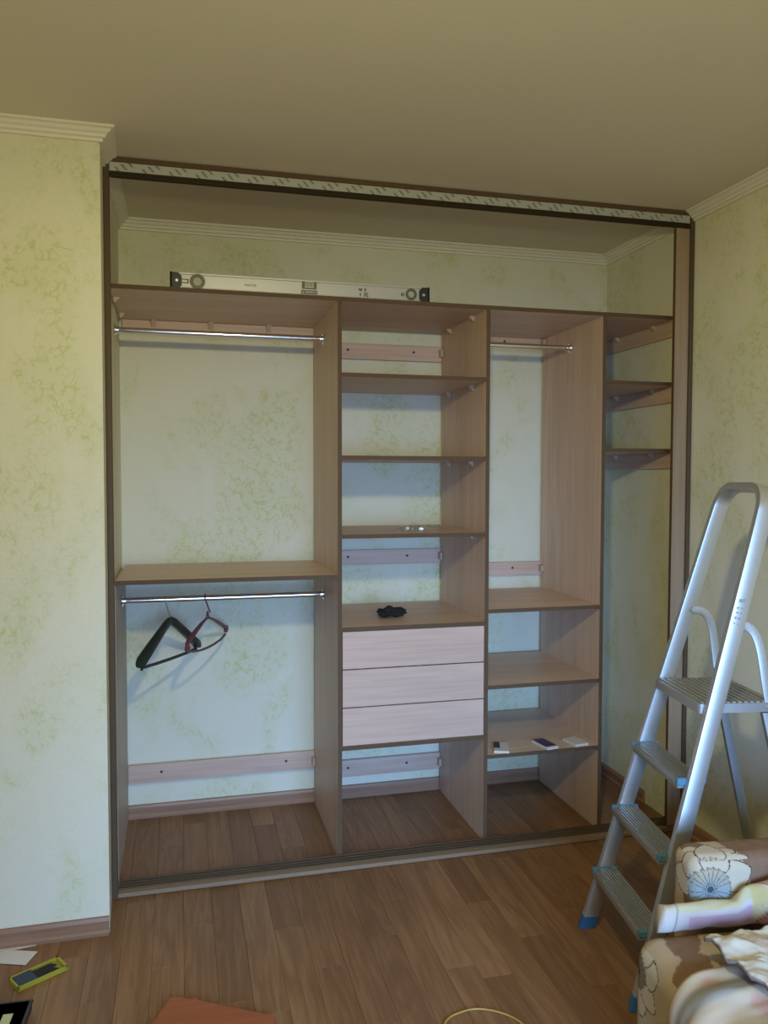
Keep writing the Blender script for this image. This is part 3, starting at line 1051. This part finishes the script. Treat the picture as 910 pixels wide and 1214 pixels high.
# worn printed label on the near rail
bm = bmesh.new()
yo = None
for k, (hh, a0, a1, g) in enumerate(((1.148, 0.010, 0.030, 0.010), (1.128, 0.008, 0.016, 0.005), (1.126, 0.022, 0.028, 0.005), (1.114, 0.010, 0.017, 0.005), (1.112, 0.022, 0.029, 0.005), (1.100, 0.009, 0.016, 0.006), (1.097, 0.020, 0.028, 0.006), (1.084, 0.010, 0.015, 0.004), (1.080, 0.021, 0.026, 0.004))):
    p_ = Rr(hh, 0)
    box(bm, p_.x + a0, p_.x + a1, p_.y - 0.0006, p_.y + 0.0004, hh - g / 2, hh + g / 2)
obj('printed_label', bm, M['inkl'], railo, world=False, label='worn grey lettering')

# ------------------------------------------------------------------ sofa corner with printed flowers
def lerp(a, b, t): return tuple(x * (1 - t) + y * t for x, y in zip(a, b))
CREAM, BROWN, DARK, PETAL = (0.47, 0.36, 0.25), (0.23, 0.135, 0.085), (0.045, 0.037, 0.033), (0.54, 0.45, 0.34)
def leaf(p, q, cx_, cy_, L_, w_, ang):
    c, s = math.cos(ang), math.sin(ang)
    a = ((p - cx_) * c + (q - cy_) * s) / L_
    b = (-(p - cx_) * s + (q - cy_) * c) / w_
    if abs(a) > 1: return False
    return abs(b) < (1 - a * a) ** 0.7
def flower(p, q, f):
    """f: cx, cy, R, list of petal angles, kind"""
    cx_, cy_, R_, pet, kind = f
    dx, dy = p - cx_, q - cy_
    r = math.hypot(dx, dy)
    if r > R_ * 1.15: return None
    th = math.atan2(dy, dx)
    rc = R_ * 0.50
    lobe = rc * (0.90 + 0.10 * abs(math.cos(th * 11)))
    if r < lobe and kind == 0:
        edge = lobe - r
        spoke = abs(math.sin(th * 11)) * r / 11
        if edge < 0.0022 or (spoke < 0.0010 and r > rc * 0.2): return (0.10, 0.12, 0.14)
        if r < rc * 0.16: return (0.06, 0.07, 0.09)
        t = max(0, min(1, (dy / rc + 0.1) * 1.2))
        return lerp((0.27, 0.31, 0.32), (0.47, 0.37, 0.24), t)
    if r < lobe * 0.9 and kind == 1:
        return (0.06, 0.045, 0.035) if r < rc * 0.22 else lerp((0.17, 0.13, 0.095), (0.24, 0.19, 0.14), 0.5 + 0.5 * math.sin(th * 16))
    out = None
    for a0 in pet:
        c, s = math.cos(a0), math.sin(a0)
        a = (dx * c + dy * s) / R_
        b = (-dx * s + dy * c) / R_
        if a <= 0.28 or a > 1.06: continue
        t = (a - 0.28) / 0.78
        hw = 0.36 * math.sin(PI * min(1, t ** 0.8)) ** 0.75 if 0 < t < 1 else 0
        if abs(b) < hw:
            out = DARK if (hw - abs(b)) * R_ < 0.0030 or (t > 0.93 and (hw - abs(b)) * R_ < 0.006) else PETAL
            return out
    return out
FLOWERS = [(1.493, 0.486, 0.112, [R(a) for a in (78, 128, 104, 24, 50, 172)], 0),
           (1.95, 0.36, 0.12, [R(a) for a in (10, 70, 130, 190, 250, 310)], 1)]
FRONTF = [(-1.292, 0.325, 0.098, [R(a) for a in (112, 160, 210, 255)], 1), (-1.62, 0.22, 0.12, [R(a) for a in (10, 70, 130, 190, 250, 310)], 0)]
ARMLEAVES = [(1.462, 0.600, 0.052, 0.034, 0.0), (1.438, 0.480, 0.090, 0.024, R(100)), (1.605, 0.575, 0.075, 0.034, R(-58)), (1.640, 0.530, 0.070, 0.040, R(70)), (1.66, 0.60, 0.06, 0.03, 0.2)]
def pattern(p, q, flowers, seed, leaves=(), plain_to=-99.0):
    for f in flowers:
        c = flower(p, q, f)
        if c is not None: return c
    for lf in leaves:
        if leaf(p, q, *lf):
            k = 1.0 + 0.15 * noise.noise(Vector((p * 40, q * 40, 1)))
            return tuple(v * k for v in BROWN)
    if p < plain_to:
        return tuple(v * (0.97 + 0.03 * math.sin(q * 2 * PI / 0.006)) for v in CREAM)
    rib = 0.97 + 0.03 * math.sin(q * 2 * PI / 0.006)
    n = noise.noise(Vector((p * 3.1 + seed, q * 3.1, 0.3)))
    cell = 0.17
    i0, j0 = math.floor(p / cell), math.floor(q / cell)
    for di in (-1, 0, 1):
        for dj in (-1, 0, 1):
            i, j = i0 + di, j0 + dj
            h_ = math.sin(i * 12.9898 + j * 78.233 + seed * 3.7) * 43758.5453
            h_ -= math.floor(h_)
            g_ = math.sin(i * 39.34 + j * 11.13 + seed) * 24634.63
            g_ -= math.floor(g_)
            if h_ < 0.62:
                if leaf(p, q, (i + 0.2 + 0.6 * g_) * cell, (j + 0.2 + 0.6 * h_) * cell, 0.105, 0.042, g_ * 6.28):
                    k = 1.0 + 0.15 * noise.noise(Vector((p * 40, q * 40, 1)))
                    return tuple(v * k for v in BROWN)
    k = rib * (1 + 0.08 * n)
    return tuple(v * k for v in CREAM)

def rounded_box(x0, x1, y0, y1, z0, z1, r, step0, colour, fine=()):
    """dense rounded box with a printed colour attribute; colour(co, normal) -> rgb"""
    verts, faces, cols = [], [], []
    c = Vector(((x0 + x1) / 2, (y0 + y1) / 2, (z0 + z1) / 2))
    hx = Vector(((x1 - x0) / 2, (y1 - y0) / 2, (z1 - z0) / 2))
    for ax in range(3):
        a, b = (ax + 1) % 3, (ax + 2) % 3
        for sg in (-1, 1):
            step = dict(fine).get((ax, sg), step0)
            na, nb = max(2, int(2 * hx[a] / step)), max(2, int(2 * hx[b] / step))
            base = len(verts)
            for i in range(na + 1):
                for j in range(nb + 1):
                    p = Vector((0, 0, 0))
                    p[ax] = sg * hx[ax]
                    p[a] = -hx[a] + 2 * hx[a] * i / na
                    p[b] = -hx[b] + 2 * hx[b] * j / nb
                    inner = Vector([max(-hx[k] + r, min(hx[k] - r, p[k])) for k in range(3)])
                    d = p - inner
                    nrm_ = d.normalized()
                    q = inner + nrm_ * r
                    w_ = c + q
                    w_ = w_ + nrm_ * 0.004 * noise.noise(w_ * 7)
                    verts.append(w_)
                    cols.append(colour(w_, nrm_))
            for i in range(na):
                for j in range(nb):
                    v0 = base + i * (nb + 1) + j
                    f = (v0, v0 + nb + 1, v0 + nb + 2, v0 + 1)
                    faces.append(f if sg > 0 else f[::-1])
    return verts, faces, cols
def vmesh(name, verts, faces, cols, mat, parent, label=None):
    off = wloc(parent) if parent else Vector((0, 0, 0))
    me = bpy.data.meshes.new(name)
    me.from_pydata([tuple(v - off) for v in verts], [], faces)
    at = me.color_attributes.new('Col', 'FLOAT_COLOR', 'POINT')
    flat = []
    for c in cols:
        flat += [c[0], c[1], c[2], 1.0]
    at.data.foreach_set('color', flat)
    me.materials.append(mat)
    for p in me.polygons:
        p.use_smooth = True
    o = bpy.data.objects.new(name, me)
    COL.objects.link(o)
    if parent: o.parent = parent
    if label: o['label'] = label
    return o
SX, SZ = 1.286, 0.400
PIV = Vector((1.45, -1.15, 0))
TURN = R(-6)
sofa = thing('sofa', 'low sofa in beige fabric with brown leaves and outlined flowers, heaped with cloths', 'sofa', PIV)
def seat_col(w_, n_):
    if n_.x < -0.75 and n_.z < 0.66: return pattern(w_.y, w_.z, FRONTF, 2.0)
    return pattern(w_.x + 5, w_.y, [], 4.0)
v_, f_, c_ = rounded_box(SX, 2.262, -2.45, -1.256, 0.055, SZ, 0.055, 0.0065, seat_col, {(0, -1): 0.0035})
vmesh('seat', v_, f_, c_, M['fabric'], sofa)
def arm_col(w_, n_):
    if n_.x < -0.7: return pattern(0.213 - w_.y, w_.z, FLOWERS, 9.0, ARMLEAVES, 1.66)
    return pattern(w_.x, w_.z + (0.0 if n_.z < 0.7 else (w_.y + 1.22)), FLOWERS, 1.0, ARMLEAVES, 1.66)
v_, f_, c_ = rounded_box(1.448, 2.084, -1.2555, -1.140, 0.055, 0.562, 0.035, 0.0055, arm_col, {(1, -1): 0.0022, (2, 1): 0.0030, (0, -1): 0.0035})
vmesh('armrest', v_, f_, c_, M['fabric'], sofa)
v_, f_, c_ = rounded_box(2.0855, 2.290, -2.45, -1.140, 0.30, 0.78, 0.05, 0.012, lambda w_, n_: pattern(w_.y, w_.z, [], 6.0))
vmesh('backrest', v_, f_, c_, M['fabric'], sofa)
for (x_, y_) in ((1.42, -1.33), (1.42, -2.38), (2.20, -1.33), (2.20, -2.38)):
    bm = bmesh.new()
    disc(bm, (x_, y_, 0.0005), (0, 0, 0.062), 0.022, 0.028, 14)
    obj('leg', bm, M['rubber'], sofa)

# cloths heaped on the sofa: sheets that follow the seat and fall over its front edge
def drape(name, label, outline, thick, colour, lift, fold, nu=70, nv=70, cat='cloth', seed=0.0, fallz=True):
    """outline: four corners (u0v0, u1v0, u1v1, u0v1) on the flattened seat: (s, y), s = x on the seat top,
    below SX the distance down the front face"""
    verts, faces, cols = [], [], []
    r = 0.055
    for side in (1, 0):
        for i in range(nu + 1):
            for j in range(nv + 1):
                u, v = i / nu, j / nv
                e = 0.012 * noise.noise(Vector((u * 5, v * 5, seed)))
                a = Vector(outline[0]) * (1 - u) * (1 - v) + Vector(outline[1]) * u * (1 - v) + Vector(outline[2]) * u * v + Vector(outline[3]) * (1 - u) * v
                s, y = a.x + e * (1 if 0 < i < nu else 1.5), a.y + e
                d = lift(u, v) + fold(u, v) + (thick if side else 0.0)
                if s >= SX + r:
                    p, n = Vector((s, y, SZ)), Vector((0, 0, 1))
                else:
                    q = SX + r - s
                    if q < r * PI / 2:
                        t = q / r
                        n = Vector((-math.sin(t), 0, math.cos(t)))
                        p = Vector((SX + r, y, SZ - r)) + n * r
                    else:
                        n = Vector((-1, 0, 0))
                        p = Vector((SX, y, SZ - r - (q - r * PI / 2)))
                p = p + n * (0.005 + d)
                verts.append(p)
                cols.append(colour(u, v))
    m = (nu + 1) * (nv + 1)
    idx = lambda i, j, k: k * m + i * (nv + 1) + j
    for i in range(nu):
        for j in range(nv):
            faces.append((idx(i, j, 0), idx(i + 1, j, 0), idx(i + 1, j + 1, 0), idx(i, j + 1, 0)))
            faces.append((idx(i, j, 1), idx(i, j + 1, 1), idx(i + 1, j + 1, 1), idx(i + 1, j, 1)))
    for i in range(nu):
        for j in (0, nv):
            faces.append((idx(i, j, 0), idx(i + 1, j, 0), idx(i + 1, j, 1), idx(i, j, 1)))
    for j in range(nv):
        for i in (0, nu):
            faces.append((idx(i, j, 0), idx(i, j + 1, 0), idx(i, j + 1, 1), idx(i, j, 1)))
    o = vmesh(name, verts, faces, cols, M['cloth'], None)
    bm = bmesh.new(); bm.from_mesh(o.data)
    bmesh.ops.recalc_face_normals(bm, faces=bm.faces)
    bm.to_mesh(o.data); bm.free()
    return tag(o, label, cat)
NV = lambda u, v, a, b, s: noise.noise(Vector((u * a, v * b, s)))
# lower patterned blanket, falling over the front
def low_col(u, v):
    n = NV(u, v, 3.2, 4.5, 2.0)
    m = NV(u, v, 7, 8, 5.0)
    c = (0.54, 0.43, 0.32)
    if m > 0.22: c = lerp(c, (0.52, 0.32, 0.26), min(1, (m - 0.22) * 6))
    if n > 0.34: c = lerp(c, (0.30, 0.29, 0.29), min(0.9, (n - 0.34) * 9))
    if n < -0.32: c = lerp(c, (0.47, 0.35, 0.18), min(1, (-0.32 - n) * 5))
    return c
drape('blanket', 'pale patterned blanket hanging over the front edge of the sofa seat', [(1.58, -1.425), (1.03, -1.535), (1.03, -1.98), (1.75, -1.98)], 0.006, low_col,
      lambda u, v: 0.006 + 0.012 * (1 - u), lambda u, v: 0.012 * (NV(u, v, 3, 9, 1.0) + 0.5) + 0.006 * NV(u, v, 8, 20, 2.0), seed=1.0)
# upper folded cream sheet
def up_col(u, v):
    c = (0.58, 0.51, 0.42)
    n = NV(u, v, 4, 4, 8.0)
    if n > 0.3: c = lerp(c, (0.54, 0.40, 0.33), min(0.6, (n - 0.3) * 3))
    if v < 0.012 or u > 0.988: return (0.22, 0.17, 0.16)
    return c
drape('sheet', 'folded plain cream sheet lying on top of the patterned blanket', [(1.66, -1.392), (1.385, -1.412), (1.425, -1.67), (1.90, -1.74)], 0.008, up_col,
      lambda u, v: 0.046 + 0.008 * (1 - u), lambda u, v: 0.018 * (NV(u, v, 2.2, 4, 3.0) + 0.5) + 0.008 * NV(u, v, 7, 9, 4.0) + 0.003 * NV(u, v, 20, 24, 6.0), seed=2.0)
# striped towel rolled along the crease of the armrest
def towel():
    verts, faces, cols = [], [], []
    n, m = 90, 48
    for i in range(n + 1):
        t = i / n
        if t < 0.62:
            x = 1.345 + t / 0.62 * 0.220
        else:
            x = 1.565 + (t - 0.62) / 0.38 * 0.20
        wv = 0.022 + 0.030 * max(0, (t - 0.55) * 2) - 0.006 * math.exp(-((t - 0.64) / 0.05) ** 2)
        yc_ = -1.259 - wv * 1.2
        hv = 0.031 + 0.036 * max(0, (t - 0.55) / 0.45) ** 0.6
        zc_ = SZ + 0.009 + hv * 1.08
        for j in range(m):
            a = 2 * PI * j / m
            cs, sn = math.cos(a), math.sin(a)
            f = 1 + 0.10 * noise.noise(Vector((t * 9, cs * 1.3, sn * 1.3))) + 0.05 * math.sin(3 * a + t * 14)
            px = x + 0.018 * sn * (0.5 - t)
            verts.append(Vector((px, yc_ + wv * cs * f * 1.0, zc_ + hv * math.copysign(abs(sn) ** 0.8, sn) * f)))
            deg = (math.degrees(a) + 360) % 360     # 90 top, 180 viewer side
            if t < 0.64:
                if deg < 150: c = (0.53, 0.46, 0.29)
                elif deg < 166: c = (0.53, 0.46, 0.45)
                elif deg < 170: c = (0.26, 0.17, 0.26)
                elif deg < 215: c = (0.47, 0.32, 0.40) if t > 0.18 else (0.55, 0.48, 0.48)
                elif deg < 228: c = (0.55, 0.48, 0.48)
                elif deg < 232: c = (0.24, 0.14, 0.26)
                else: c = (0.52, 0.45, 0.31)
                if 0.085 < t < 0.095: c = (0.30, 0.25, 0.27)
                if t < 0.085: c = lerp(c, (0.56, 0.49, 0.43), 0.6)
            else:
                k = noise.noise(Vector((t * 6, a * 0.8, 3)))
                w2 = t * 1.0 + 0.05 * math.sin(a * 2)
                if w2 < 0.665: c = (0.50, 0.41, 0.20)
                elif w2 < 0.695: c = (0.56, 0.50, 0.38)
                elif w2 < 0.705: c = (0.20, 0.11, 0.22)
                else: c = lerp((0.49, 0.24, 0.31), (0.48, 0.30, 0.18), max(0, min(1, (k - 0.2) * 6)))
            cols.append(c)
    for i in range(n):
        for j in range(m):
            j2 = (j + 1) % m
            faces.append((i * m + j, i * m + j2, (i + 1) * m + j2, (i + 1) * m + j))
    for i, flip in ((0, True), (n, False)):
        c = sum((verts[i * m + j] for j in range(m)), Vector()) / m
        verts.append(c); cols.append((0.53, 0.46, 0.46))
        k = len(verts) - 1
        for j in range(m):
            faces.append((k, i * m + j, i * m + (j + 1) % m))
    o = vmesh('towel', verts, faces, cols, M['cloth'], None)
    bm = bmesh.new(); bm.from_mesh(o.data)
    bmesh.ops.recalc_face_normals(bm, faces=bm.faces)
    bm.to_mesh(o.data); bm.free()
    return tag(o, 'rolled towel striped in cream, lilac and pink along the foot of the armrest', 'towel')
towel()

sofa.rotation_euler.z = TURN
for o in [o for o in bpy.data.objects if o.name in ('blanket', 'sheet', 'towel')]:
    o.rotation_euler.z = TURN
    o.location = PIV - Matrix.Rotation(TURN, 3, 'Z') @ PIV
for o in [sofa] + [o for o in bpy.data.objects if o.name in ('blanket', 'sheet', 'towel')]:
    o.location.x += 0.010

# ------------------------------------------------------------------ things on the floor at the left
def flat(name, poly, z0, z1, mat, parent=None):
    b = bmesh.new()
    prism(b, poly, 2, z0, z1)
    return obj(name, b, mat, parent)
tag(flat('paper_slip', [(-0.339, -0.288), (-0.335, -0.222), (-0.223, -0.203), (-0.226, -0.232), (-0.30, -0.245)], 0.0005, 0.0016, M['white']), 'long white paper slip, the upper one by the left baseboard', 'paper')
ps = flat('paper_slip', [(-0.345, -0.300), (-0.238, -0.339), (-0.214, -0.273), (-0.320, -0.236)], 0.0020, 0.0032, M['white'])
tag(ps, 'white paper slip lying across the other slip beside the yellow drill case', 'paper')
pp = bpy.data.objects['paper_slip']
b = bmesh.new()
for (xa_, ya_, ln_) in ((-0.318, -0.229, 0.020), (-0.292, -0.224, 0.016), (-0.268, -0.220, 0.040)):
    c, s = math.cos(R(9)), math.sin(R(9))
    prism(b, [(xa_, ya_), (xa_ + ln_ * c, ya_ + ln_ * s), (xa_ + ln_ * c - 0.006 * s, ya_ + ln_ * s + 0.006 * c), (xa_ - 0.006 * s, ya_ + 0.006 * c)], 2, 0.0016, 0.0019)
obj('printed_line', b, M['ink'], pp)
# yellow drill-bit case
DCX, DCY, DA = -0.190, -0.402, R(32)
dc = thing('drill_bit_case', 'open yellow plastic case holding dark drill bits and a blue holder', 'tool case', (DCX, DCY, 0.0006), DA)
bm = bmesh.new()
cl_, cw_ = 0.150, 0.070
for q in ((-cl_ / 2, cl_ / 2, -cw_ / 2, cw_ / 2, 0, 0.003), (-cl_ / 2, cl_ / 2, -cw_ / 2, -cw_ / 2 + 0.005, 0.003, 0.013), (-cl_ / 2, cl_ / 2, cw_ / 2 - 0.005, cw_ / 2, 0.003, 0.013), (-cl_ / 2, -cl_ / 2 + 0.005, -cw_ / 2, cw_ / 2, 0.003, 0.013), (cl_ / 2 - 0.009, cl_ / 2, -cw_ / 2, cw_ / 2, 0.003, 0.013)):
    box(bm, *q)
obj('tray', bm, M['yellow'], dc, world=False)
bm = bmesh.new()
box(bm, -cl_ / 2 + 0.006, -cl_ / 2 + 0.062, -cw_ / 2 + 0.006, cw_ / 2 - 0.006, 0.0032, 0.0125, 0.001, 1)
obj('bit_holder', bm, plain('navy_plastic', (0.012, 0.022, 0.055), 0.4), dc, world=False, label='dark blue bit holder')
for k in range(7):
    y = -cw_ / 2 + 0.010 + k * 0.007
    ln_ = 0.070 - 0.005 * (k % 4)
    bm = bmesh.new()
    x0_ = -cl_ / 2 + 0.063
    disc(bm, (x0_, y, 0.0085), (ln_ * 0.9, 0, 0), 0.0028, 0.0028, 8)
    disc(bm, (x0_ + ln_ * 0.9, y, 0.0085), (ln_ * 0.1, 0, 0), 0.0028, 0.0004, 8)
    obj('drill_bit', bm, M['steel'], dc, world=False)
# black tool box at the picture's edge
bb = thing('tool_box', 'low black plastic box with a cream label nearer than the yellow drill case', 'box', (-0.30, -0.64, 0.0006), R(-3))
bm = bmesh.new(); box(bm, -0.115, 0.115, -0.10, 0.083, 0, 0.030, 0.006, 2)
bo = obj('body', bm, M['black'], bb, world=False)
bm = bmesh.new(); box(bm, -0.118, 0.118, -0.103, 0.086, 0.022, 0.030, 0.003, 2)
obj('lid', bm, M['black'], bb, world=False)
bm = bmesh.new(); box(bm, 0.052, 0.078, -0.055, 0.028, 0.0301, 0.0309)
obj('paper_label', bm, M['label'], bb, world=False)
# orange board at the lower edge
ob = flat('orange_board', [(0.196, -0.634), (0.225, -0.640), (0.254, -0.658), (0.262, -0.645), (0.275, -0.668), (0.475, -0.786), (0.40, -1.10), (0.02, -1.02)], 0.010, 0.020, M['orange'])
tag(ob, 'flat orange-brown hardboard sheet lying on the floor planks', 'board')
b = bmesh.new()
prism(b, [(0.19, -0.68), (0.21, -0.67), (0.24, -1.0), (0.12, -1.0)], 2, 0.0006, 0.0098)
prism(b, [(0.38, -0.78), (0.42, -0.79), (0.39, -1.04), (0.35, -1.04)], 2, 0.0006, 0.0098)
obj('batten', b, M['orange'], ob)
# yellow cord
bm = bmesh.new()
pts = []
ctrl = [(0.80, -1.12), (0.88, -0.985), (0.931, -0.898), (0.985, -0.872), (1.04, -0.872), (1.095, -0.905), (1.13, -0.956), (1.14, -1.05), (1.06, -1.18), (0.92, -1.26)]
for i in range(len(ctrl) - 1):
    p0 = Vector(ctrl[max(0, i - 1)]); p1 = Vector(ctrl[i]); p2 = Vector(ctrl[i + 1]); p3 = Vector(ctrl[min(len(ctrl) - 1, i + 2)])
    for k in range(8):
        t = k / 8
        q = 0.5 * ((2 * p1) + (p2 - p0) * t + (2 * p0 - 5 * p1 + 4 * p2 - p3) * t * t + (3 * p1 - p0 - 3 * p2 + p3) * t ** 3)
        pts.append(Vector((q.x, q.y, 0.0035)))
tube(bm, pts, 0.0028, 8)
tag(obj('cord', bm, M['cord'], None, True), 'thin yellow-brown cord curving across the floor near the lower edge', 'cord')
